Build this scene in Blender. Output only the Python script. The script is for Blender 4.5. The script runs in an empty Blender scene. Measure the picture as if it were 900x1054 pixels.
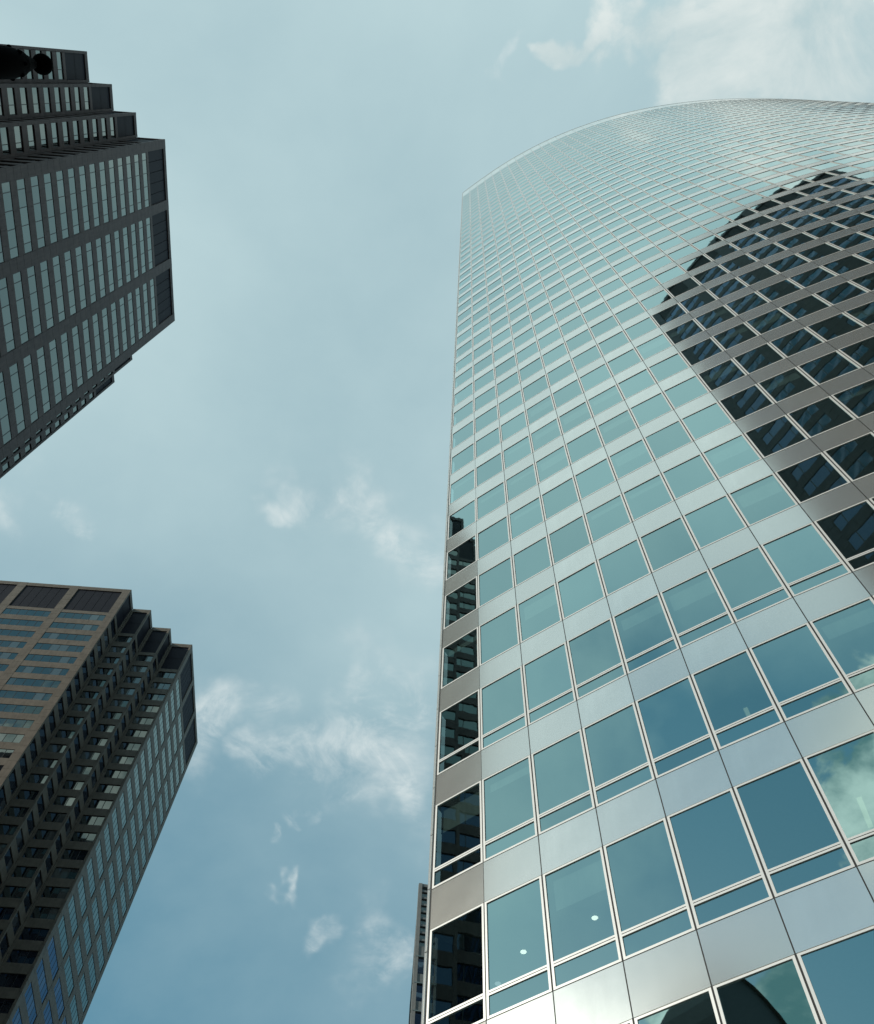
import bpy, bmesh, math, random
from mathutils import Vector, Matrix
random.seed(11)
SC = bpy.context.scene
COL = SC.collection
R = math.radians

# ------------------------------------------------------------------ camera
CAMZ = 1.6
FPX = 956.4                                     # focal length in pixels of a 900 px wide picture
ROT = Matrix(((0.99745358, -0.07131874, 0.0),
              (-0.06475001, -0.90558419, -0.41919531),
              (0.02989648, 0.41812786, -0.90789608)))   # camera axes -> world axes
cd = bpy.data.cameras.new('camera')
cd.sensor_fit = 'HORIZONTAL'; cd.sensor_width = 36.0; cd.lens = FPX / 900 * 36
cd.clip_start = 0.1; cd.clip_end = 20000
cam = bpy.data.objects.new('camera', cd); COL.objects.link(cam)
cam.matrix_world = Matrix.Translation((0, 0, CAMZ)) @ ROT.to_4x4()
SC.camera = cam


def ray(px, py):
    return (ROT @ Vector((px - 450, -(py - 527), -FPX))).normalized()


def direction(az, el):
    return Vector((math.sin(R(az)) * math.cos(R(el)), math.cos(R(az)) * math.cos(R(el)), math.sin(R(el))))


def seen(p):
    c = ROT.transposed() @ (Vector(p) - Vector((0, 0, CAMZ)))
    if c.z >= -0.1: return None
    return 450 + FPX * c.x / -c.z, 527 - FPX * c.y / -c.z


# ------------------------------------------------------------------ exposure, sun, sky
SC.view_settings.view_transform = 'Standard'
SC.view_settings.look = 'None'
SC.view_settings.exposure = 0.0
SC.view_settings.gamma = 1.0
SC.view_settings.use_curve_mapping = False
SC.render.engine = 'CYCLES'
SC.cycles.caustics_reflective = False
SC.cycles.caustics_refractive = False
SC.cycles.max_bounces = 8
SC.cycles.transparent_max_bounces = 12

SUN_AZ, SUN_EL = -113.0, 25.0
sl = bpy.data.lights.new('sun', 'SUN'); sl.energy = 2.8; sl.angle = R(0.5); sl.color = (1.0, 0.96, 0.85)
so = bpy.data.objects.new('sun', sl); COL.objects.link(so)
so.rotation_euler = (-direction(SUN_AZ, SUN_EL)).to_track_quat('-Z', 'Y').to_euler()


class NG:
    """small helper to write node graphs as expressions"""
    def __init__(self, tree): self.t = tree; self.n = tree.nodes; self.l = tree.links

    def new(self, typ, **kw):
        nd = self.n.new(typ)
        for k, v in kw.items(): setattr(nd, k, v)
        return nd

    def put(self, sock, val):
        if isinstance(val, bpy.types.NodeSocket): self.l.new(val, sock)
        else: sock.default_value = val

    def m(self, op, *a, clamp=False):
        nd = self.new('ShaderNodeMath', operation=op, use_clamp=clamp)
        for s, v in zip(nd.inputs, a): self.put(s, v)
        return nd.outputs[0]

    def v(self, op, *a):
        nd = self.new('ShaderNodeVectorMath', operation=op)
        for s, v in zip([s for s in nd.inputs if s.enabled], a): self.put(s, v)
        return nd.outputs['Value'] if op in ('DOT_PRODUCT', 'LENGTH', 'DISTANCE') else nd.outputs['Vector']

    def ss(self, x, a, b, lo=0.0, hi=1.0):
        nd = self.new('ShaderNodeMapRange', interpolation_type='SMOOTHSTEP')
        for i, v in enumerate((x, a, b, lo, hi)): self.put(nd.inputs[i], v)
        return nd.outputs[0]

    def rnd(self):                               # one random number per loose piece of every object
        a = self.new('ShaderNodeNewGeometry').outputs['Random Per Island']
        b = self.new('ShaderNodeObjectInfo').outputs['Random']
        return self.m('FRACT', self.m('ADD', self.m('MULTIPLY', a, 13.7), self.m('MULTIPLY', b, 37.3)))

    def noise(self, vec, scale, detail=6, rough=0.55, dist=0.0):
        nd = self.new('ShaderNodeTexNoise')
        self.put(nd.inputs['Vector'], vec)
        for k, v in (('Scale', scale), ('Detail', detail), ('Roughness', rough), ('Distortion', dist)):
            nd.inputs[k].default_value = v
        return nd.outputs['Fac']

    def mix(self, f, a, b):
        nd = self.new('ShaderNodeMix', data_type='RGBA')
        self.put(nd.inputs['Factor'], f)
        ins = [s for s in nd.inputs if s.type == 'RGBA']
        self.put(ins[0], a); self.put(ins[1], b)
        return [s for s in nd.outputs if s.type == 'RGBA'][0]


W = bpy.data.worlds.new('World'); SC.world = W; W.use_nodes = True
g = NG(W.node_tree); g.n.clear()
SKY = 0.08
sky = g.new('ShaderNodeTexSky', sky_type='NISHITA', sun_disc=False, sun_elevation=R(SUN_EL),
            sun_rotation=R(SUN_AZ), altitude=180, air_density=1.0, dust_density=1.0, ozone_density=1.6)
dirv = g.v('NORMALIZE', g.new('ShaderNodeTexCoord').outputs['Generated'])
sep = g.new('ShaderNodeSeparateXYZ'); g.l.new(dirv, sep.inputs[0])
dz = g.m('MAXIMUM', sep.outputs['Z'], 0.02)
flat = g.new('ShaderNodeCombineXYZ')
g.l.new(g.m('DIVIDE', sep.outputs['X'], g.m('ADD', dz, 0.12)), flat.inputs[0])
g.l.new(g.m('DIVIDE', sep.outputs['Y'], g.m('ADD', dz, 0.12)), flat.inputs[1])
fl = flat.outputs[0]


nz = g.new('ShaderNodeTexNoise'); g.l.new(dirv, nz.inputs['Vector']); nz.inputs['Scale'].default_value = 9.0; nz.inputs['Detail'].default_value = 4
dirw = g.v('NORMALIZE', g.v('ADD', dirv, g.v('MULTIPLY', g.v('SUBTRACT', nz.outputs['Color'], (0.5, 0.5, 0.5)), (0.26, 0.26, 0.26))))


def blob(d, deg):                                # soft spot of the sky round a direction, deg = half width
    k = math.log(2) / (1 - math.cos(R(deg)))
    dt = g.v('DOT_PRODUCT', dirw, tuple(d))
    return g.m('EXPONENT', g.m('MULTIPLY', g.m('SUBTRACT', dt, 1.0), k))


def total(lst):
    o = lst[0]
    for x in lst[1:]: o = g.m('MAXIMUM', o, x)
    return o


def rad(r_, g_, b_):                             # display value (0..255) -> radiance before the Background strength
    return tuple((((c / 255 + 0.055) / 1.055) ** 2.4) / SKY for c in (r_, g_, b_)) + (1,)


# thin high veil: thick overhead, thinner low in the north and south-west
n_veil = g.noise(fl, 1.3, 7, 0.55, 0.3)
n_soft = g.noise(fl, 0.7, 3, 0.5, 0.5)
veil = g.ss(sep.outputs['Z'], 0.58, 0.95, 0.14, 0.90)
veil = g.m('ADD', veil, g.m('MULTIPLY', g.m('SUBTRACT', n_soft, 0.5), 0.85))
veil = g.m('ADD', veil, g.m('MULTIPLY', g.m('SUBTRACT', n_veil, 0.5), 1.25))
veil = g.m('SUBTRACT', veil, g.m('MULTIPLY', total([blob(direction(-138, 45), 11), blob(direction(-132, 53), 5)]), 0.70))
veil = g.m('ADD', veil, g.m('MULTIPLY', blob(direction(-106, 42), 11), 0.6), clamp=True)
blue = g.mix(0.55, sky.outputs[0], rad(104, 168, 190))
c1 = g.mix(veil, blue, rad(190, 215, 219))
# torn fair-weather cumulus, placed in patches
n_cu = g.noise(fl, 3.6, 10, 0.60, 0.5)
n_cu2 = g.noise(g.v('ADD', fl, (3.1, 1.7, 0.4)), 9.0, 8, 0.62, 0.4)
wisps = total([blob(ray(345, 505), 2.4), blob(ray(300, 512), 1.6), blob(ray(385, 500), 1.8), blob(ray(412, 545), 2.8), blob(ray(375, 735), 3.4), blob(ray(400, 790), 3.0),
               blob(ray(228, 730), 2.8), blob(ray(325, 760), 2.4), blob(ray(298, 872), 0.5), blob(ray(328, 955), 1.1),
               blob(ray(410, 995), 2.2), blob(ray(15, 495), 2.0), blob(ray(330, 840), 1.0), blob(ray(538, 68), 1.0),
               blob(ray(90, 530), 1.0)])
wn = g.m('ADD', g.m('MULTIPLY', n_cu, 0.45), g.m('MULTIPLY', n_cu2, 0.55))
wd = g.m('MULTIPLY', g.ss(wn, 0.43, 0.66), g.ss(wisps, 0.12, 0.85))
wd2 = g.m('MULTIPLY', g.ss(g.noise(g.v('ADD', fl, (1.1, 5.7, 0.4)), 14.0, 8, 0.65, 0.6), 0.42, 0.68), g.ss(wisps, 0.3, 0.95))
c2 = g.mix(g.m('MINIMUM', g.m('ADD', g.m('MULTIPLY', wd, 0.52), g.m('MULTIPLY', wd2, 0.48)), 0.85), c1, rad(222, 232, 232))
# the big bank over the tower's top and the heaps in the south-west
bank = total([blob(ray(790, 40), 8), blob(ray(900, -40), 12), blob(ray(690, 40), 3), blob(ray(640, 20), 2.4), blob(ray(600, 45), 1.2)])
bd = g.ss(g.m('ADD', wn, g.m('MULTIPLY', bank, 0.40)), 0.66, 0.84)
bank_col = g.mix(g.ss(g.m('ADD', g.m('MULTIPLY', n_veil, 0.5), g.m('MULTIPLY', wn, 0.5)), 0.40, 0.60), rad(186, 207, 210), rad(238, 243, 239))
c3 = g.mix(g.m('MULTIPLY', bd, 0.9), c2, bank_col)
heap = total([blob(direction(-150, 43.5), 6.2), blob(direction(-160, 36), 8), blob(direction(-132, 34), 4.0), blob(direction(-123, 36), 2.0)])
hn = g.m('ADD', g.m('MULTIPLY', n_cu, 0.6), g.m('MULTIPLY', n_cu2, 0.4))
hd = g.ss(g.m('ADD', hn, g.m('MULTIPLY', heap, 0.42)), 0.74, 0.80)
heap_col = g.mix(g.ss(g.noise(g.v('ADD', fl, (0.06, 0.08, 0)), 6.0, 8, 0.6, 0.3), 0.38, 0.62), rad(105, 145, 150), rad(236, 248, 242))
c4 = g.mix(hd, c3, heap_col)
bg = g.new('ShaderNodeBackground'); g.l.new(c4, bg.inputs['Color']); bg.inputs['Strength'].default_value = SKY
wo = g.new('ShaderNodeOutputWorld'); g.l.new(bg.outputs[0], wo.inputs['Surface'])

# ------------------------------------------------------------------ materials


def mat(name):
    m = bpy.data.materials.new(name); m.use_nodes = True
    q = NG(m.node_tree); p = q.n['Principled BSDF']
    return m, q, p


def simple(name, col, rough=0.6, metal=0.0, var=0.15, scale=1.5, spec=0.5, bump=0.0, island=0.0):
    m, q, p = mat(name)
    tc = q.new('ShaderNodeTexCoord').outputs['Object']
    n = q.noise(tc, scale, 5, 0.6)
    n2 = q.noise(q.v('MULTIPLY', tc, (3.0, 3.0, 0.25)), scale * 2, 4, 0.6)
    f = q.m('ADD', q.m('MULTIPLY', n, 0.6), q.m('MULTIPLY', n2, 0.4))
    lo = tuple(c * (1 - var) for c in col) + (1,); hi = tuple(c * (1 + var) for c in col) + (1,)
    c_ = q.mix(q.ss(f, 0.3, 0.7), lo, hi)
    if island:                                   # sheet to sheet differences of the coating
        rnd = q.rnd()
        c_ = q.mix(rnd, c_, tuple(c * (1 - 2 * island) for c in col) + (1,))
        q.put(p.inputs['Roughness'], q.m('ADD', rough - 0.02, q.m('MULTIPLY', n, 0.04)))
    q.put(p.inputs['Base Color'], c_)
    if not island: p.inputs['Roughness'].default_value = rough
    p.inputs['Metallic'].default_value = metal
    p.inputs['Specular IOR Level'].default_value = spec
    if bump:
        b = q.new('ShaderNodeBump'); b.inputs['Strength'].default_value = bump; b.inputs['Distance'].default_value = 0.02
        q.l.new(q.noise(tc, 30, 4, 0.6), b.inputs['Height']); q.l.new(b.outputs[0], p.inputs['Normal'])
    return m


def glass(name, tint, base, through, wave=0.013, wscale=0.7):
    """coated facade glass: mirror coat over a tinted see-through sheet"""
    m, q, p = mat(name); q.n.remove(p)
    tc = q.new('ShaderNodeTexCoord').outputs['Object']
    b = q.new('ShaderNodeBump'); b.inputs['Strength'].default_value = wave; b.inputs['Distance'].default_value = 0.1
    q.l.new(q.noise(tc, wscale, 2, 0.4, 0.3), b.inputs['Height'])
    lw = q.new('ShaderNodeLayerWeight'); lw.inputs['Blend'].default_value = 0.5
    f5 = q.m('POWER', lw.outputs['Facing'], 4.0)
    rnd = q.rnd()
    t0 = q.mix(rnd, tuple(c * 0.95 for c in tint) + (1,), tuple(min(1, c * 1.05) for c in tint) + (1,))
    gl = q.new('ShaderNodeBsdfGlossy'); gl.inputs['Roughness'].default_value = 0.012
    q.put(gl.inputs['Color'], q.mix(f5, t0, (0.86, 0.945, 0.945, 1)))
    q.l.new(b.outputs[0], gl.inputs['Normal'])
    tr = q.new('ShaderNodeBsdfTransparent'); tr.inputs['Color'].default_value = through + (1,)
    fac = q.m('ADD', q.m('MULTIPLY', f5, 1 - base), q.m('ADD', base - 0.02, q.m('MULTIPLY', rnd, 0.04)), clamp=True)
    mx = q.new('ShaderNodeMixShader'); q.l.new(fac, mx.inputs[0]); q.l.new(tr.outputs[0], mx.inputs[1]); q.l.new(gl.outputs[0], mx.inputs[2])
    q.l.new(mx.outputs[0], q.n['Material Output'].inputs['Surface'])
    return m


def dark_glass(name, tint, base):
    """window glass in front of a dark room"""
    m, q, p = mat(name); q.n.remove(p)
    tc = q.new('ShaderNodeTexCoord').outputs['Object']
    b = q.new('ShaderNodeBump'); b.inputs['Strength'].default_value = 0.03; b.inputs['Distance'].default_value = 0.1
    q.l.new(q.noise(tc, 0.6, 2, 0.4), b.inputs['Height'])
    gl = q.new('ShaderNodeBsdfGlossy'); gl.inputs['Color'].default_value = tint + (1,); gl.inputs['Roughness'].default_value = 0.02
    q.l.new(b.outputs[0], gl.inputs['Normal'])
    df = q.new('ShaderNodeBsdfDiffuse')
    q.put(df.inputs['Color'], q.mix(q.ss(q.noise(tc, 0.35, 1, 0.5), 0.45, 0.6), (0.006, 0.008, 0.012, 1), (0.02, 0.022, 0.026, 1)))
    rnd = q.rnd()
    c0 = df.inputs['Color'].links[0].from_socket
    q.put(df.inputs['Color'], q.mix(q.ss(rnd, 0.80, 0.83), c0, (0.10, 0.10, 0.095, 1)))
    lw = q.new('ShaderNodeLayerWeight'); lw.inputs['Blend'].default_value = 0.5
    fac = q.m('ADD', q.m('MULTIPLY', q.m('POWER', lw.outputs['Facing'], 3.2), 1 - base), base, clamp=True)
    mx = q.new('ShaderNodeMixShader'); q.l.new(fac, mx.inputs[0]); q.l.new(df.outputs[0], mx.inputs[1]); q.l.new(gl.outputs[0], mx.inputs[2])
    q.l.new(mx.outputs[0], q.n['Material Output'].inputs['Surface'])
    return m


M = {}
M['pane'] = glass('coated_glass', (0.64, 0.92, 0.89), 0.61, (0.50, 0.64, 0.62))
M['metal'] = simple('spandrel_metal', (0.97, 0.965, 0.90), 0.16, 0.81, 0.06, 0.6, island=0.05)
M['frame'] = simple('white_aluminium', (0.78, 0.79, 0.77), 0.35, 0.15, 0.04)
M['gap'] = simple('dark_gasket', (0.02, 0.022, 0.022), 0.7)
M['slab'] = simple('ceiling_board', (0.45, 0.46, 0.44), 0.8)
M['core'] = simple('inner_wall', (0.16, 0.16, 0.16), 0.8)
M['blind'] = simple('roller_blind', (0.62, 0.66, 0.63), 0.8)
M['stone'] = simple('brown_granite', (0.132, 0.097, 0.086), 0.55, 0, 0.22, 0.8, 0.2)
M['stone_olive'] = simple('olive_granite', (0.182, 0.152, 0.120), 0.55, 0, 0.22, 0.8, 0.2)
M['stone_grey'] = simple('blue_grey_granite', (0.115, 0.115, 0.132), 0.55, 0, 0.22, 0.8, 0.2)
M['louver'] = simple('dark_louver', (0.012, 0.013, 0.020), 0.6, 0, 0.15, 1.5, 0.15)
M['bronze'] = simple('dark_window_frame', (0.018, 0.017, 0.018), 0.45)
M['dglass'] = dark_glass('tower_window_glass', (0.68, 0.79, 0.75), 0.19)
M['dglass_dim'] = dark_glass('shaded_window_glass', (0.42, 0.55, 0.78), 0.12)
M['roofing'] = simple('roofing', (0.12, 0.12, 0.12), 0.9)
M['iron'] = simple('black_iron', (0.002, 0.002, 0.0025), 0.9, 0, 0.1, 1.5, 0.03)
M['taupe'] = simple('pale_frame', (0.23, 0.24, 0.23), 0.6)
M['fglass'] = dark_glass('far_window_glass', (0.50, 0.56, 0.68), 0.35)
M['tealpanel'] = simple('grey_louver_slats', (0.25, 0.31, 0.30), 0.5, 0.4)
M['dark_clad'] = simple('dark_cladding', (0.014, 0.015, 0.017), 0.6)
M['asphalt'] = simple('asphalt', (0.05, 0.05, 0.052), 0.9, 0, 0.25, 0.8)
M['paving'] = simple('concrete_paving', (0.30, 0.29, 0.27), 0.85, 0, 0.15, 0.7)
M['paint'] = simple('road_paint', (0.75, 0.75, 0.70), 0.7)
M['ground'] = simple('city_ground', (0.16, 0.155, 0.15), 0.9, 0, 0.3, 0.05)


def lamp_mat(name, col, s):
    m, q, p = mat(name)
    p.inputs['Emission Color'].default_value = col + (1,); p.inputs['Emission Strength'].default_value = s
    return m


M['lit'] = lamp_mat('lit_diffuser', (1.0, 0.96, 0.80), 3.2)

# ------------------------------------------------------------------ mesh building


class MB:
    def __init__(self): self.v = []; self.f = []; self.mi = []; self.mats = []

    def slot(self, m):
        if m not in self.mats: self.mats.append(m)
        return self.mats.index(m)

    def quad(self, a, b, c, d, m):
        i = len(self.v); self.v += [tuple(a), tuple(b), tuple(c), tuple(d)]
        self.f.append((i, i + 1, i + 2, i + 3)); self.mi.append(self.slot(m))

    def poly(self, pts, m):
        i = len(self.v); self.v += [tuple(p) for p in pts]
        self.f.append(tuple(range(i, i + len(pts)))); self.mi.append(self.slot(m))

    def box(self, fr, u0, u1, w0, w1, z0, z1, m):
        """box in a facet frame: u along the wall, w outwards, z up"""
        P = [fr(u, w, z) for z in (z0, z1) for (u, w) in ((u0, w0), (u1, w0), (u1, w1), (u0, w1))]
        i = len(self.v); self.v += P; s = self.slot(m)
        for q in ((0, 1, 2, 3), (4, 7, 6, 5), (0, 4, 5, 1), (1, 5, 6, 2), (2, 6, 7, 3), (3, 7, 4, 0)):
            self.f.append(tuple(i + k for k in q)); self.mi.append(s)

    def lathe(self, prof, m, n=28, o=(0, 0, 0)):
        i = len(self.v); s = self.slot(m)
        for (r, z) in prof:
            for k in range(n):
                a = 2 * math.pi * k / n
                self.v.append((o[0] + r * math.cos(a), o[1] + r * math.sin(a), o[2] + z))
        for j in range(len(prof) - 1):
            for k in range(n):
                a, b = i + j * n + k, i + j * n + (k + 1) % n
                self.f.append((a, b, b + n, a + n)); self.mi.append(s)

    def tube(self, pts, r, m, n=10):
        i = len(self.v); s = self.slot(m); pts = [Vector(p) for p in pts]
        for j, p in enumerate(pts):
            t = (pts[min(j + 1, len(pts) - 1)] - pts[max(j - 1, 0)]).normalized()
            a = t.cross(Vector((0.3, 0.9, 0.1))).normalized(); b = t.cross(a)
            for k in range(n):
                q = p + r * (a * math.cos(2 * math.pi * k / n) + b * math.sin(2 * math.pi * k / n)); self.v.append(tuple(q))
        for j in range(len(pts) - 1):
            for k in range(n):
                c, d = i + j * n + k, i + j * n + (k + 1) % n
                self.f.append((c, d, d + n, c + n)); self.mi.append(s)

    def mesh(self, name, smooth=False):
        me = bpy.data.meshes.new(name); me.from_pydata(self.v, [], self.f)
        for m in self.mats: me.materials.append(m)
        me.polygons.foreach_set('material_index', self.mi)
        if smooth: me.polygons.foreach_set('use_smooth', [True] * len(self.f))
        bm = bmesh.new(); bm.from_mesh(me)
        if len(self.f) < 60000: bmesh.ops.recalc_face_normals(bm, faces=bm.faces)
        bm.to_mesh(me); bm.free()
        me.update(); return me

    def build(self, name, parent=None, smooth=False, kind=None):
        return put(name, self.mesh(name, smooth), parent, kind=kind)


def put(name, me, parent=None, loc=(0, 0, 0), rz=0.0, kind=None):
    o = bpy.data.objects.new(name, me); COL.objects.link(o)
    if parent: o.parent = parent
    o.location = loc; o.rotation_euler = (0, 0, rz)
    if kind: o['kind'] = kind
    return o


def thing(name, label, cat, loc=(0, 0, 0), group=None):
    o = bpy.data.objects.new(name, None); COL.objects.link(o); o.location = loc
    o.empty_display_size = 2
    o['label'] = label; o['category'] = cat
    if group: o['group'] = group
    return o


def frame_of(p0, p1, off=(0, 0, 0)):
    t = Vector((p1[0] - p0[0], p1[1] - p0[1])); L = t.length; t /= L; n = Vector((t.y, -t.x))
    def fr(u, w, z): return (p0[0] + t.x * u + n.x * w - off[0], p0[1] + t.y * u + n.y * w - off[1], z - off[2])
    return fr, L, math.atan2(t.y, t.x)


def flatframe(u, w, z): return (u, -w, z)      # a facet laid along local x, facing local -y


# ------------------------------------------------------------------ the setting
def ground_sheet(name, x0, y0, x1, y1, z, m, thick=None):
    b = MB()
    if thick: b.box(lambda u, w, z_: (u, w, z_), x0, x1, y0, y1, z - thick, z, m)
    else: b.quad((x0, y0, z), (x1, y0, z), (x1, y1, z), (x0, y1, z), m)
    return b.build(name, kind='structure')


ground_sheet('ground', -3000, -3000, 3000, 3000, -0.012, M['ground'])
ground_sheet('road', -40, -1500, -12, 1500, -0.006, M['asphalt'])
ground_sheet('pavement', -11.99, -14, 0.3, 300, 0.12, M['paving'], 0.12)
b = MB()
for k in range(-40, 60): b.quad((-26.1, k * 9, -0.001), (-25.9, k * 9, -0.001), (-25.9, k * 9 + 3, -0.001), (-26.1, k * 9 + 3, -0.001), M['paint'])
b.build('road_markings', kind='structure')

# ------------------------------------------------------------------ the curved glass tower
WB = 1.7592                                     # bay width
TH = 1.6                                        # camera height, all heights below are above the eye
pl = [(0.5955, 20.1965), (1.9265, 19.0671)]
for i in range(47):
    s = (min(i, 40) + .5) * WB
    a = -0.719434 + 0.0134656 * s - 0.00013392 * s * s / 100 - 0.00663289 * s ** 3 / 1e4
    if i > 40: a += 0.006 * (i - 40)
    if i < 2: a += R(2.0 - 0.9 * i)
    pl.append((pl[-1][0] + WB * math.cos(a), pl[-1][1] + WB * math.sin(a)))
NB = len(pl) - 1
LOW = [3.55, 8.22, 12.89, 17.56, 22.2, 26.88]   # window heads of the tall lower storeys
HEADS = LOW + [30.98 + 4.1 * i for i in range(40)]
TOP = 200.2
SP = 1.33
tower = thing('glass_tower', 'tall curved glass tower with white framed windows and silver bands', 'tower', (pl[0][0], pl[0][1], 0))
OFF = (pl[0][0], pl[0][1], 0)
frs = [frame_of(pl[i], pl[i + 1], OFF) for i in range(NB)]


def window_rows():
    rows = []
    for j, h in enumerate(HEADS):
        sill = (HEADS[j - 1] + SP) if j else -0.6
        rows.append((h + TH, sill + TH, j < len(LOW)))     # head, sill, has a low strip pane
    return rows


ROWS = window_rows()
GAP = 0.022; ST = 0.062; STRIP = 0.60


def frame_boxes(mb, fr, L, zh, zs, strip):
    f = M['frame']
    mb.box(fr, GAP, GAP + ST, -0.05, 0.014, zs + 0.02, zh - 0.02, f)
    mb.box(fr, L - GAP - ST, L - GAP, -0.05, 0.014, zs + 0.02, zh - 0.02, f)
    mb.box(fr, GAP + ST, L - GAP - ST, -0.05, 0.014, zh - 0.075, zh - 0.022, f)
    mb.box(fr, GAP + ST, L - GAP - ST, -0.05, 0.014, zs + 0.022, zs + 0.085, f)
    if strip:
        z = zs + STRIP
        mb.box(fr, GAP + ST, L - GAP - ST, -0.05, 0.014, z, z + 0.055, f)
        mb.box(fr, GAP + ST, L - GAP - ST, -0.05, 0.004, z + 0.0555, z + 0.0745, M['gap'])
        mb.box(fr, GAP + ST, L - GAP - ST, -0.05, 0.014, z + 0.075, z + 0.13, f)


def pane_quad(mb, fr, u0, u1, z0, z1, t=(0, 0), w=-0.012):
    a = [(u0, z0, -1, -1), (u1, z0, 1, -1), (u1, z1, 1, 1), (u0, z1, -1, 1)]
    mb.quad(*[fr(u, w + sx * t[0] + sz * t[1], z) for (u, z, sx, sz) in a], M['pane'])


def tilt(): return (random.gauss(0, 0.0016), random.gauss(0, 0.0020))


cand = []
for i in range(NB):
    fr, L, az = frs[i]
    for j, (zh, zs, strip) in enumerate(ROWS):
        q = [seen(Vector(fr(u, 0, z)) + Vector(OFF)) for (u, z) in ((0, zs), (L, zs), (L, zh), (0, zh))]
        if None in q: continue
        ar = abs(sum(q[k][0] * q[(k + 1) % 4][1] - q[(k + 1) % 4][0] * q[k][1] for k in range(4))) / 2
        c = (sum(p[0] for p in q) / 4, sum(p[1] for p in q) / 4)
        if -25 < c[0] < 930 and -25 < c[1] < 1090: cand.append((ar, i, j))
cand.sort(reverse=True)
near = {(i, j) for (_, i, j) in cand[:100]}

shared = {}


def shared_mesh(key, fn):
    if key not in shared: shared[key] = fn()
    return shared[key]


rest_win, rest_sp = MB(), MB()
for i in range(NB):
    fr, L, az = frs[i]
    base = Vector(fr(0, 0, 0))
    for j, (zh, zs, strip) in enumerate(ROWS):
        hgt = zh - zs
        zn = ROWS[j + 1][1] if j + 1 < len(ROWS) else TOP + TH - 0.35
        if (i, j) in near:
            def mk():
                mb = MB(); frame_boxes(mb, flatframe, WB, hgt, 0, strip); return mb.mesh('window')
            wo_ = put('window', shared_mesh(('w', round(hgt, 2), strip), mk), tower, (base.x, base.y, zs), az)
            z0 = STRIP + 0.13 if strip else 0.085
            tt = tilt()
            mb = MB(); pane_quad(mb, flatframe, GAP + ST, WB - GAP - ST, z0, hgt - 0.075, tt); mb.build('pane', wo_)
            if strip:
                mb = MB(); pane_quad(mb, flatframe, GAP + ST, WB - GAP - ST, 0.085, STRIP, tilt()); mb.build('lower_pane', wo_)
            def mk2():
                mb = MB(); mb.box(flatframe, GAP / 2 + .004, WB - GAP / 2 - .004, -0.05, 0.008, 0.0, zn - zh - 0.0, M['metal']); return mb.mesh('spandrel_panel')
            put('spandrel_panel', shared_mesh(('s', round(zn - zh, 2)), mk2), tower, (base.x, base.y, zh), az)
            # a roller blind drawn part of the way behind a few panes
            if random.random() < 0.34 and j >= 2:
                d = random.choice((0.5, 0.8, 1.1)); mb = MB()
                mb.box(flatframe, GAP + ST + .03, WB - GAP - ST - .03, -0.20, -0.19, hgt - d, hgt - 0.05, M['blind']); mb.build('blind', wo_)
        else:
            frame_boxes(rest_win, fr, L, zh, zs, strip)
            pane_quad(rest_win, fr, GAP + ST, L - GAP - ST, zs + (STRIP + 0.13 if strip else 0.085), zh - 0.075, tilt())
            if strip: pane_quad(rest_win, fr, GAP + ST, L - GAP - ST, zs + 0.085, zs + STRIP, tilt())
            rest_sp.box(fr, GAP / 2 + .004, L - GAP / 2 - .004, -0.05, 0.008, zh, zn, M['metal'])
rest_win.build('window', tower, kind='stuff')
rest_sp.build('spandrel_panel', tower, kind='stuff')
# dark joint behind every line of mullions, the parapet and the plinth
for i in range(NB):
    fr, L, az = frs[i]
    mb = MB()
    mb.box(fr, -0.035, 0.035, -0.09, 0.004, 0.15, TOP + TH - 0.35, M['gap'])
    mb.build('mullion', tower)
mb = MB()
for i in range(NB):
    fr, L, az = frs[i]
    mb.box(fr, 0.004, L - 0.004, -0.05, 0.04, TOP + TH - 0.34, TOP + TH, M['metal'])
mb.build('parapet', tower)
mb = MB()
for i in range(NB):
    fr, L, az = frs[i]
    mb.box(fr, 0.0, L, -0.3, 0.03, 0.0, 0.98, M['gap'])
mb.build('plinth', tower)
# floors, ceilings and the inner wall behind the glass
inn, core = [], []
for i in range(NB + 1):
    k = min(i, NB - 1); fr, L, az = frs[k]; u = 0 if i < NB else L
    inn.append(fr(u, -0.12, 0)); core.append(fr(u, -7.0, 0))
core[0] = tuple(Vector(inn[0]) + (Vector(core[3]) - Vector(inn[3])) * 0.35); core[1] = tuple(Vector(inn[1]) + (Vector(core[3]) - Vector(inn[3])) * 0.6)
mb = MB()
for j, (zh, zs, strip) in enumerate(ROWS):
    z0 = zh - 0.02; z1 = zh + SP - 0.05
    for i in range(NB):
        a, b_, c, d = inn[i], inn[i + 1], core[i + 1], core[i]
        mb.quad((a[0], a[1], z0), (d[0], d[1], z0), (c[0], c[1], z0), (b_[0], b_[1], z0), M['slab'])
        mb.quad((a[0], a[1], z1), (b_[0], b_[1], z1), (c[0], c[1], z1), (d[0], d[1], z1), M['slab'])
        mb.quad((a[0], a[1], z0), (b_[0], b_[1], z0), (b_[0], b_[1], z1), (a[0], a[1], z1), M['gap'])
mb.build('floor_slab', tower, kind='stuff')
mb = MB()
for i in range(NB):
    a, b_ = core[i], core[i + 1]
    mb.quad((a[0], a[1], 0), (b_[0], b_[1], 0), (b_[0], b_[1], TOP), (a[0], a[1], TOP), M['core'])
mb.build('core_wall', tower)
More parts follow.
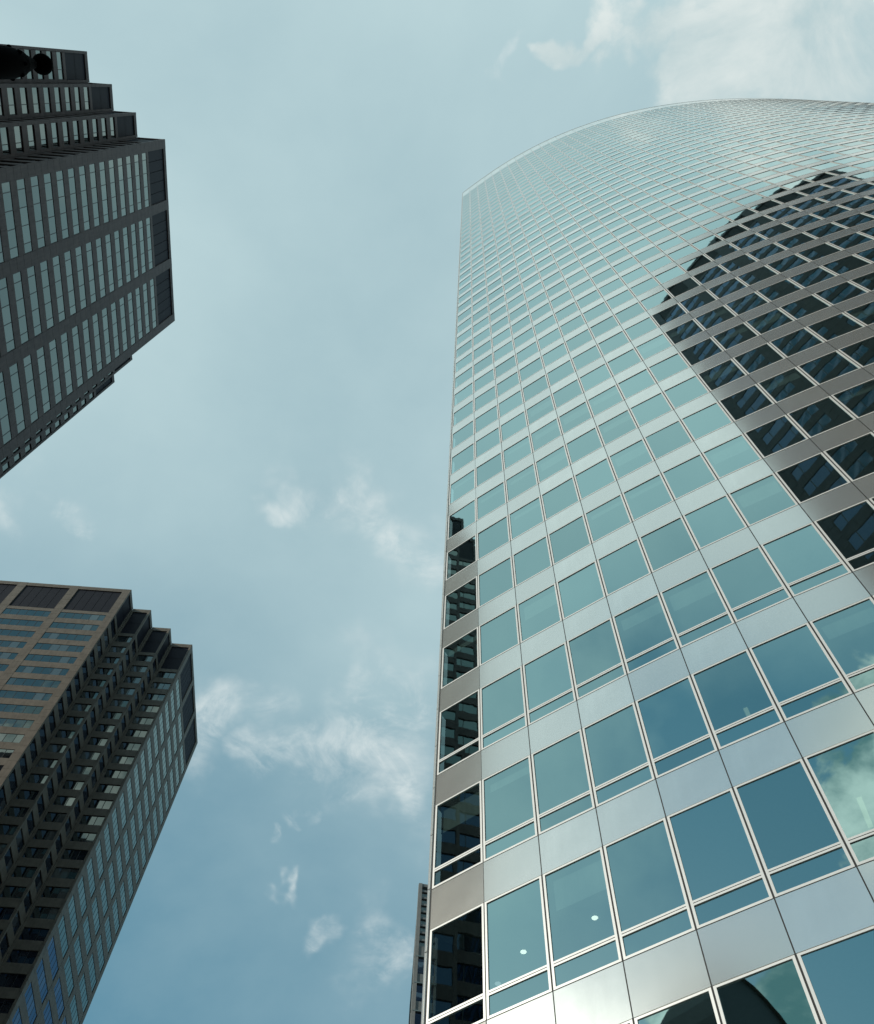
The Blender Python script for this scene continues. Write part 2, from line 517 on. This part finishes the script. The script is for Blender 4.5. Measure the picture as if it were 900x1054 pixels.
# rear facade and roof
back = []
for i in range(NB + 1):
    k = min(max(i, 1), NB - 1); fr, L, az = frs[k]
    d = 26 * max(0.0, math.sin(math.pi * min(max(i / NB, 0), 1))) ** 0.75 + 0.35
    p0 = Vector(fr(0 if i < NB else L, 0, 0)) if 0 < i else Vector((0.02, 0.0, 0))
    n = Vector(fr(0, -1, 0)) - Vector(fr(0, 0, 0))
    back.append(p0 + n * d)
mb = MB()
for i in range(NB):
    a, b_ = back[i], back[i + 1]
    for j, (zh, zs, strip) in enumerate(ROWS):
        zn = ROWS[j + 1][1] if j + 1 < len(ROWS) else TOP + TH
        mb.quad((b_.x, b_.y, zs), (a.x, a.y, zs), (a.x, a.y, zh), (b_.x, b_.y, zh), M['fglass'])
        mb.quad((b_.x, b_.y, zh), (a.x, a.y, zh), (a.x, a.y, zn), (b_.x, b_.y, zn), M['metal'])
e0, e1 = Vector(frs[-1][0](frs[-1][1], -0.02, 0)), back[-1]
mb.quad((e0.x, e0.y, 0), (e1.x, e1.y, 0), (e1.x, e1.y, TOP + TH), (e0.x, e0.y, TOP + TH), M['metal'])
mb.build('rear_wall', tower)
mb = MB()
for i in range(NB):
    a, b_, c, d = inn[i], inn[i + 1], back[i + 1], back[i]
    mb.quad((a[0], a[1], TOP), (b_[0], b_[1], TOP), (c.x, c.y, TOP), (d.x, d.y, TOP), M['roofing'])
mb.build('roof', tower)
# narrow metal blade that closes the facade at its left end, jointed twice a storey
mb = MB()
tx_, ty_ = pl[1][0] - pl[0][0], pl[1][1] - pl[0][1]; tl = math.hypot(tx_, ty_); tx_ /= tl; ty_ /= tl
def along(d, out=0.0): return (pl[0][0] - tx_ * d + ty_ * out, pl[0][1] - ty_ * d - tx_ * out)
segs = [(along(0.145, -0.03), along(0.06, 0.0), M['metal'], -0.01), (along(0.255, -0.16), along(0.150, -0.01), M['frame'], 0.0)]
for (q0, q1, fm_, w_) in segs:
    frf, Lf, _ = frame_of(q0, q1, OFF)
    zz = 0.1
    while zz < TOP + TH:
        z1 = min(zz + 2.05, TOP + TH)
        mb.box(frf, 0, Lf, -0.04, w_, zz + 0.014, z1 - 0.014, fm_); zz = z1
    mb.box(frf, 0.004, Lf - .004, -0.09, -0.042, 0.1, TOP + TH - .05, M['gap'])
frf, Lf, _ = frame_of(along(0.25, -0.17), along(-0.02, -0.06), OFF)
mb.box(frf, 0, Lf, -0.03, 0.0, 0.1, TOP + TH - .06, M['gap'])
mb.build('corner_fin', tower)


def on_plane(px, py, z):
    d = ray(px, py); t = (z - CAMZ) / d.z
    return Vector((d.x * t, d.y * t, z))


def ceiling_spot(px, py, row, label):
    z = ROWS[row][0] - 0.03
    p = on_plane(px, py, z)
    t = thing('ceiling_light', label, 'ceiling light', tuple(p), 'round ceiling lights behind the glass')
    mb = MB(); mb.lathe([(0.085, 0.0), (0.125, -0.012), (0.13, 0.0), (0.13, 0.006)], M['frame'], 20); mb.build('rim', t, True)
    mb = MB(); mb.lathe([(0.0, -0.006), (0.06, -0.005), (0.086, 0.0)], M['lit'], 20); mb.build('diffuser', t, True)


ceiling_spot(539, 980, 3, 'round ceiling light glowing in the lowest window beside the black corner panes')
ceiling_spot(612.5, 945, 3, 'round ceiling light glowing in the second window from the black corner panes')


def ceiling_strip(px, py, qx, qy, row, label):
    z = ROWS[row][0] - 0.04
    a, b_ = on_plane(px, py, z), on_plane(qx, qy, z)
    t = thing('strip_light', label, 'ceiling light', tuple(a), 'strip lights behind the glass')
    f2, L2, _ = frame_of(a, b_, (a.x, a.y, a.z))
    mb = MB(); mb.box(f2, 0, L2, -0.08, 0.08, z - 0.002, z + 0.018, M['frame']); mb.build('housing', t)
    mb = MB(); mb.box(f2, 0.02, L2 - .02, -0.06, 0.06, z - 0.012, z - 0.0022, lampdim); mb.build('diffuser', t)


lampdim = lamp_mat('dim_diffuser', (0.85, 0.95, 0.6), 0.45)
ceiling_strip(884, 820, 897, 852, 3, 'greenish strip light behind the window that mirrors a heaped white cloud')
ceiling_strip(767, 728, 771, 737, 4, 'short greenish strip light behind a blue window without clouds')

# ------------------------------------------------------------------ the granite towers with stepped corners
FH = 3.53                                       # storey height
def granite_tower(name, label, pts, kinds, H, group, base_drop=0.0, detail=True, louver=(1.1, 8.9), gm='dglass', sm='stone'):
    """pts: plan corners anticlockwise, kinds: per wall 'n' bays (int), 's' step, 'p' plain"""
    cx = sum(p[0] for p in pts) / len(pts); cy = sum(p[1] for p in pts) / len(pts)
    off = (cx, cy, 0)
    root = thing(name, label, 'skyscraper', off, group)
    wall = MB(); wins = []; st = M[sm]
    zl1 = H - louver[0]; zl0 = H - louver[1]
    nfl = int((zl0 - 4) / FH)
    louvers = []
    for k, kind in enumerate(kinds):
        p0, p1 = pts[k], pts[(k + 1) % len(pts)]
        fr, L, az = frame_of(p0, p1, off)
        if kind == 'p':
            wall.box(fr, 0, L, -0.4, 0, 0, H, st)
            for j in range(nfl):
                z = zl0 - 0.2 - j * FH
                wins.append((fr, 0.5, L - 0.5, z - 2.5, z - 1.0, 'flush', az))
            continue
        if kind == 's':
            e = 0.34; spans = [(e, L - e)]; piers = [(0.02, e), (L - e, L - 0.02)]; rec = 0.0
        else:
            n = kind; ke = L / (n * 7.85 + (n - 1) * 1.5 + 2 * 1.35)
            pe, pm, bw = 1.35 * ke, 1.5 * ke, 7.85 * ke
            spans = [(pe + i * (bw + pm), pe + i * (bw + pm) + bw) for i in range(n)]
            piers = [(0.03, pe)] + [(spans[i][1], spans[i + 1][0]) for i in range(n - 1)] + [(L - pe, L - 0.03)]
        # stone piers in stacked blocks with open joints
        bl = 1.765
        for (a, b_) in piers:
            wall.box(fr, a + 0.015, b_ - 0.015, -0.42, -0.02, 0, H - 0.02, M['gap'])
            z = H
            while z > max(0, H - 130):
                wall.box(fr, a, b_, -0.40, 0.0, z - bl + 0.018, z - (0.018 if z < H else 0), st); z -= bl
            if z > 0: wall.box(fr, a, b_, -0.40, 0.0, 0, z, st)
        sw = -0.03
        for (a, b_) in spans:
            wall.box(fr, a, b_, -0.40, sw + 0.015, zl1, H, st)              # cap
            zb = zl0 - 0.95
            wall.box(fr, a, b_, -0.40, sw, zb, zl0, st)                    # sill of the louver storey
            louvers.append((fr, a, b_, zl0, zl1, kind, az))
            for j in range(nfl):
                zt = zb - j * FH                                          # head of this storey's window
                wins.append((fr, a, b_, zt - 2.0, zt, kind, az))
                if kind != 's':
                    nseg = 5; ww = (b_ - a) / nseg                        # spandrel stones
                    for q in range(nseg):
                        wall.box(fr, a + q * ww + (.008 if q else 0), a + (q + 1) * ww - (.008 if q < nseg - 1 else 0), -0.40, sw, zt - FH, zt - 2.0, st)
                else:
                    wall.box(fr, a, b_, -0.40, sw, zt - FH, zt - 2.0, st)
            wall.box(fr, a, b_, -0.40, sw, 0, zb - nfl * FH, st)
    wall.build('wall', root)
    mb = MB(); mb.poly([(p[0] - cx, p[1] - cy, H - 0.6) for p in pts], M['roofing']); mb.build('roof', root)
    for (fr, a, b_, z0, z1, kind, az) in louvers:
        mb = MB(); n = 1 if kind == 's' else 5; ww = (b_ - a) / n
        mb.box(fr, a, b_, -0.42, -0.36, z0, z1, M['gap'])
        for q in range(n): mb.box(fr, a + q * ww + 0.04, a + (q + 1) * ww - 0.04, -0.36, -0.18, z0 + 0.05, z1 - 0.05, M['louver'])
        if kind == 's': mb.box(fr, a, b_, -0.25, -0.18, (z0 + z1) / 2 - .06, (z0 + z1) / 2 + .06, M['louver'])
        mb.build('louver_panel', root)

    def parts(kind, a, b_):
        L = b_ - a
        if kind == 's': return [0, L * 0.64, L]
        if kind == 'flush': return [L * q / 8 for q in range(9)]
        s = L * 1.08 / 7.85
        if detail == 4: l = (L - 2 * s) / 4; return [0] + [s + l * q for q in range(5)] + [L]
        l = (L - 2 * s) / 3; return [0, s, s + l, s + 2 * l, s + 3 * l, L]

    def frame_into(mb, fr, a, b_, z0, z1, kind):
        w0, w1 = {'flush': (-0.05, 0.03), 's': (-0.30, -0.14)}.get(kind, (-0.20, -0.065))
        seg = parts(kind, a, b_); t = 0.045
        mb.box(fr, a, b_, w0, w1, z1 - 0.07, z1, M['bronze'])
        mb.box(fr, a, b_, w0, w1, z0, z0 + 0.07, M['bronze'])
        for q in seg:
            c = min(max(q, t), b_ - a - t)
            mb.box(fr, a + c - t, a + c + t, w0, w1, z0 + 0.07, z1 - 0.07, M['bronze'])

    def panes_into(mb, fr, a, b_, z0, z1, kind):
        n = Vector(fr(0, 1, 0)) - Vector(fr(0, 0, 0))
        # shade put into the glass tint: low floors, olive tower's east-facing step sides
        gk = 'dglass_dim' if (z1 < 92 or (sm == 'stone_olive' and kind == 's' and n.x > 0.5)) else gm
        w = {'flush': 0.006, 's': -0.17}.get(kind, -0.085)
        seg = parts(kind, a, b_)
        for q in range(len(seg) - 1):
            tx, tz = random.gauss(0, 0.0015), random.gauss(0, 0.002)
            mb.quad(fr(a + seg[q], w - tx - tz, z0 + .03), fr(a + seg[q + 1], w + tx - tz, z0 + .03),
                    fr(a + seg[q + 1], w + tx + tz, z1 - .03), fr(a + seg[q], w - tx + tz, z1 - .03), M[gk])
    order = []
    for n, (fr, a, b_, z0, z1, kind, az) in enumerate(wins):
        q = [seen(Vector(fr(u, 0, z)) + Vector(off)) for (u, z) in ((a, z0), (b_, z0), (b_, z1), (a, z1))]
        if None in q: continue
        ar = sum(q[k][0] * q[(k + 1) % 4][1] - q[(k + 1) % 4][0] * q[k][1] for k in range(4)) / 2
        c = (sum(p[0] for p in q) / 4, sum(p[1] for p in q) / 4)
        nrm = Vector(fr(0, 1, 0)) - Vector(fr(0, 0, 0)); pos = Vector(fr(a, 0, z0)) + Vector(off)
        if nrm.dot(pos) < 0 and -12 < c[0] < 912 and -12 < c[1] < 1066: order.append((abs(ar), n))
    order.sort(reverse=True); best = {n for (_, n) in order[:100]}
    fm = MB()
    for n, (fr, a, b_, z0, z1, kind, az) in enumerate(wins):
        if n in best:
            mb = MB(); frame_into(mb, fr, a, b_, z0, z1, kind); wo_ = mb.build('window', root)
            mb = MB(); panes_into(mb, fr, a, b_, z0, z1, kind); mb.build('pane', wo_)
        else:
            frame_into(fm, fr, a, b_, z0, z1, kind); panes_into(fm, fr, a, b_, z0, z1, kind)
    fm.build('window', root, kind='stuff')
    return root


HG = 158.4 + TH


def stepped(xs, ys, xw, yn_len, n_e, n_s):
    """plan with stepped south-east and north-east corners; xs, ys: step corners going out to the east face"""
    (x3, x2, x1, x0) = xs; (y0, y1, y2, y3) = ys
    p = [(xw, y0), (x3, y0), (x3, y1), (x2, y1), (x2, y2), (x1, y2), (x1, y3), (x0, y3)]
    k = [n_s, 's', 's', 's', 's', 's', 's', n_e]
    yt = y3 + yn_len
    p += [(x0, yt), (x1, yt), (x1, yt + (y3 - y2)), (x2, yt + (y3 - y2)), (x2, yt + (y3 - y1)), (x3, yt + (y3 - y1)), (x3, yt + (y3 - y0)), (xw, yt + (y3 - y0))]
    k += ['s', 's', 's', 's', 's', 's', n_s, 'p']
    return p, k


p1, k1 = stepped((-59.0, -55.5, -52.0, -47.6), (-0.8, 3.58, 7.42, 11.07), -101.4, 29.28, 3, 4)
granite_tower('granite_tower', 'dark granite skyscraper behind the black lamp finial, its whole visible face in shade', p1, k1, HG, 'pair of dark granite towers')
p2, k2 = stepped((-59.1, -55.5, -51.8, -47.6), (94.75, 99.1, 103.1, 106.6), -101.6, 24.9, 3, 4)
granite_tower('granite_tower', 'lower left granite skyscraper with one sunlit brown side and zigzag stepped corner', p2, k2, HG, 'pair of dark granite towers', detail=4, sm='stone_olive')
# the tower across the side street that the curved glass mirrors
p3 = [(2.7, -60), (56, -60), (56, -25), (53, -25), (53, -21.5), (49.5, -21.5), (49.5, -17.6), (2.7, -17.6)]
k3 = ['p', 'p', 's', 's', 's', 's', 5, 4]
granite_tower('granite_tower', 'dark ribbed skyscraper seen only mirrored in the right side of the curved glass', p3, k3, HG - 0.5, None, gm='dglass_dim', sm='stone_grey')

# low dark office block with an arched roof, mirrored in the lowest panes
arch = thing('office_block', 'dark round topped block seen only mirrored in the lowest window panes', 'building', (-78, -33, 0))
frA, LA, _ = frame_of((-73.5, -64), (-53.8, -23.9), (-78, -33, 0))
mb = MB(); NA = 24; hb = 50.5; rise = 33.0; dep = 8.0
prof = [(LA * (0.5 - 0.5 * math.cos(math.pi * q / NA)), hb + rise * math.sin(math.pi * q / NA) ** 1.15) for q in range(NA + 1)]
for q in range(NA):
    (u0, z0), (u1, z1) = prof[q], prof[q + 1]
    mb.quad(frA(u0, 0, 0), frA(u1, 0, 0), frA(u1, 0, z1), frA(u0, 0, z0), M['dark_clad'])
    mb.quad(frA(u0, -dep, 0), frA(u1, -dep, 0), frA(u1, -dep, z1), frA(u0, -dep, z0), M['dark_clad'])
mb.quad(frA(0, 0, 0), frA(0, -dep, 0), frA(0, -dep, hb), frA(0, 0, hb), M['dark_clad'])
mb.quad(frA(LA, 0, 0), frA(LA, -dep, 0), frA(LA, -dep, hb), frA(LA, 0, hb), M['dark_clad'])
mb.build('wall', arch)
mb = MB()
for q in range(NA):
    (u0, z0), (u1, z1) = prof[q], prof[q + 1]
    mb.quad(frA(u0, 0.5, z0 + .1), frA(u1, 0.5, z1 + .1), frA(u1, -dep - .3, z1 + .1), frA(u0, -dep - .3, z0 + .1), M['dark_clad'])
mb.build('roof', arch)
for j in range(10):
    mb = MB(); mb.box(frA, 1.5, LA - 1.5, -0.02, 0.05, 3 + j * 4.1, 5 + j * 4.1, M['dglass']); mb.build('window', arch)

# ------------------------------------------------------------------ far narrow tower peeping out left of the glass
dl = ray(431.5, 909); tt = 106.0 / math.hypot(dl.x, dl.y)
fx, fy, fh = dl.x * tt, dl.y * tt, dl.z * tt + CAMZ
far = thing('office_tower', 'slender pale framed office tower peeping out behind the curved glass edge', 'skyscraper', (fx, fy, 0))
FO = (fx, fy, 0)
frF, LF, _ = frame_of((fx, fy), (fx + 26, fy + 3), FO)
frG, LG, _ = frame_of((fx, fy + 26), (fx, fy), FO)
mb = MB(); wn_l = []
for fr, L in ((frF, LF), (frG, LG)):
    nb = 9; bw = L / nb
    for q in range(nb + 1):
        mb.box(fr, max(0, q * bw - .14), min(L, q * bw + .14), -0.5, 0, 0, fh, M['taupe'])
    z = fh - 0.2; mb.box(fr, 0.14, L - .14, -0.5, -0.04, z - .3, z + .2, M['taupe'])
    for j in range(9):
        mb.box(fr, 0.14, L - .14, -0.5, -0.06, z - 1.25, z - 0.95, M['taupe'])
        mb.box(fr, 0.14, L - .14, -0.5, -0.2, z - 0.95, z - 0.3, M['tealpanel']); z -= 0.95 + .3 - .05
    while z > 4:
        mb.box(fr, 0.14, L - .14, -0.5, -0.06, z - 1.35, z - 0.02, M['taupe'])
        mb.box(fr, 0.14, L - .14, -0.5, 0.06, z - 1.5, z - 1.352, M['tealpanel'])
        if fr is frF: wn_l.append((z - 1.5 - 2.4, z - 1.5))
        mb.box(fr, 0.14, L - .14, -0.5, -0.22, z - 4.0, z - 1.502, M['fglass'])
        z -= 4.02
mb.build('wall', far)
mb = MB(); mb.quad((0, 0, fh - .8), (26, 3, fh - .8), (24, 28, fh - .8), (0, 26, fh - .8), M['roofing'])
a, b_ = (26, 3), (24, 28)
mb.quad((26, 3, 0), (24, 28, 0), (24, 28, fh), (26, 3, fh), M['taupe']); mb.quad((24, 28, 0), (0, 26, 0), (0, 26, fh), (24, 28, fh), M['taupe'])
mb.build('roof', far)
for (z0, z1) in wn_l[:22]:
    mb = MB(); mb.box(frF, 0.15, LF / 9 - .15, -0.215, -0.19, z0 + .1, z1 - .05, M['fglass']); mb.build('window', far)

# ------------------------------------------------------------------ street lamp, its finial showing at the left
LZ = 9.4
lp = on_plane(43.5, 66, LZ + CAMZ - 1.6)
lz = lp.z
lamp = thing('street_lamp', 'black iron street lamp whose ball finial shows before the stepped granite tower', 'street lamp', (lp.x, lp.y, 0.12))
s = (Vector((lp.x, lp.y, lz)) - Vector((0, 0, CAMZ))).length / FPX     # metres per pixel here
fz = lz - 0.12
mb = MB()
rb = 8.7 * s
mb.lathe([(0.001, rb)] + [(rb * math.sin(math.pi * q / 16), rb * math.cos(math.pi * q / 16)) for q in range(1, 15)] + [(5.0 * s, -rb * 1.02)], M['iron'], 28, (0, 0, fz))
mb.build('finial', lamp, True)
mb = MB()
prof = [(r_ * (0.80 if d_ > 14 else 0.92), d_) for r_, d_ in [(4.6, 8.0), (4.9, 9.0), (5.6, 10.5), (7.4, 13.0), (10.0, 15.5), (12.2, 18.0), (12.8, 18.3), (12.9, 19.4), (14.2, 22.5), (15.2, 26), (15.4, 30), (15.4, 44), (14.0, 45), (14.0, 48), (15.6, 49), (15.6, 62), (10, 70)]]
mb.lathe([(r_ * s, -d_ * s / 0.385) for (r_, d_) in prof], M['iron'], 28, (0, 0, fz))
for q in range(8):                                # leaf knobs round the shoulder
    a_ = 2 * math.pi * q / 8; kr = 1.9 * s
    mb.lathe([(0.001, kr)] + [(kr * math.sin(math.pi * w_ / 8), kr * 1.4 * math.cos(math.pi * w_ / 8)) for w_ in range(1, 8)] + [(0.001, -kr * 1.4)], M['iron'], 10,
             (11.6 * s * math.cos(a_), 11.6 * s * math.sin(a_), fz - 23.5 * s / 0.385))
mb.build('cap', lamp, True)
mb = MB(); mb.lathe([(8.5 * s, fz - 69 * s / 0.385), (0.10, 3.0), (0.12, 1.2)], M['iron'], 24); mb.build('pole', lamp, True)
mb = MB(); mb.lathe([(0.12, 1.21), (0.17, 1.15), (0.17, 0.9), (0.22, 0.8), (0.24, 0.25), (0.30, 0.2), (0.30, 0.0)], M['iron'], 24); mb.build('base', lamp, True)
az_ = fz - 56 * s / 0.385
mb = MB(); mb.tube([(-0.05, 0, az_), (-0.5, -0.02, az_ + 0.12), (-1.2, -0.05, az_ + 0.1), (-1.7, -0.08, az_ - 0.1)], 0.045, M['iron']); mb.build('arm', lamp, True)
mb = MB(); mb.lathe([(0.03, 0.12), (0.16, 0.06), (0.26, -0.08), (0.27, -0.14)], M['iron'], 24, (-1.7, -0.08, az_ - 0.15)); lu = mb.build('luminaire', lamp, True)
mb = MB(); mb.lathe([(0.26, -0.141), (0.2, -0.24), (0.1, -0.29), (0.001, -0.3)], M['fglass'], 24, (-1.7, -0.08, az_ - 0.15)); mb.build('globe', lu, True)
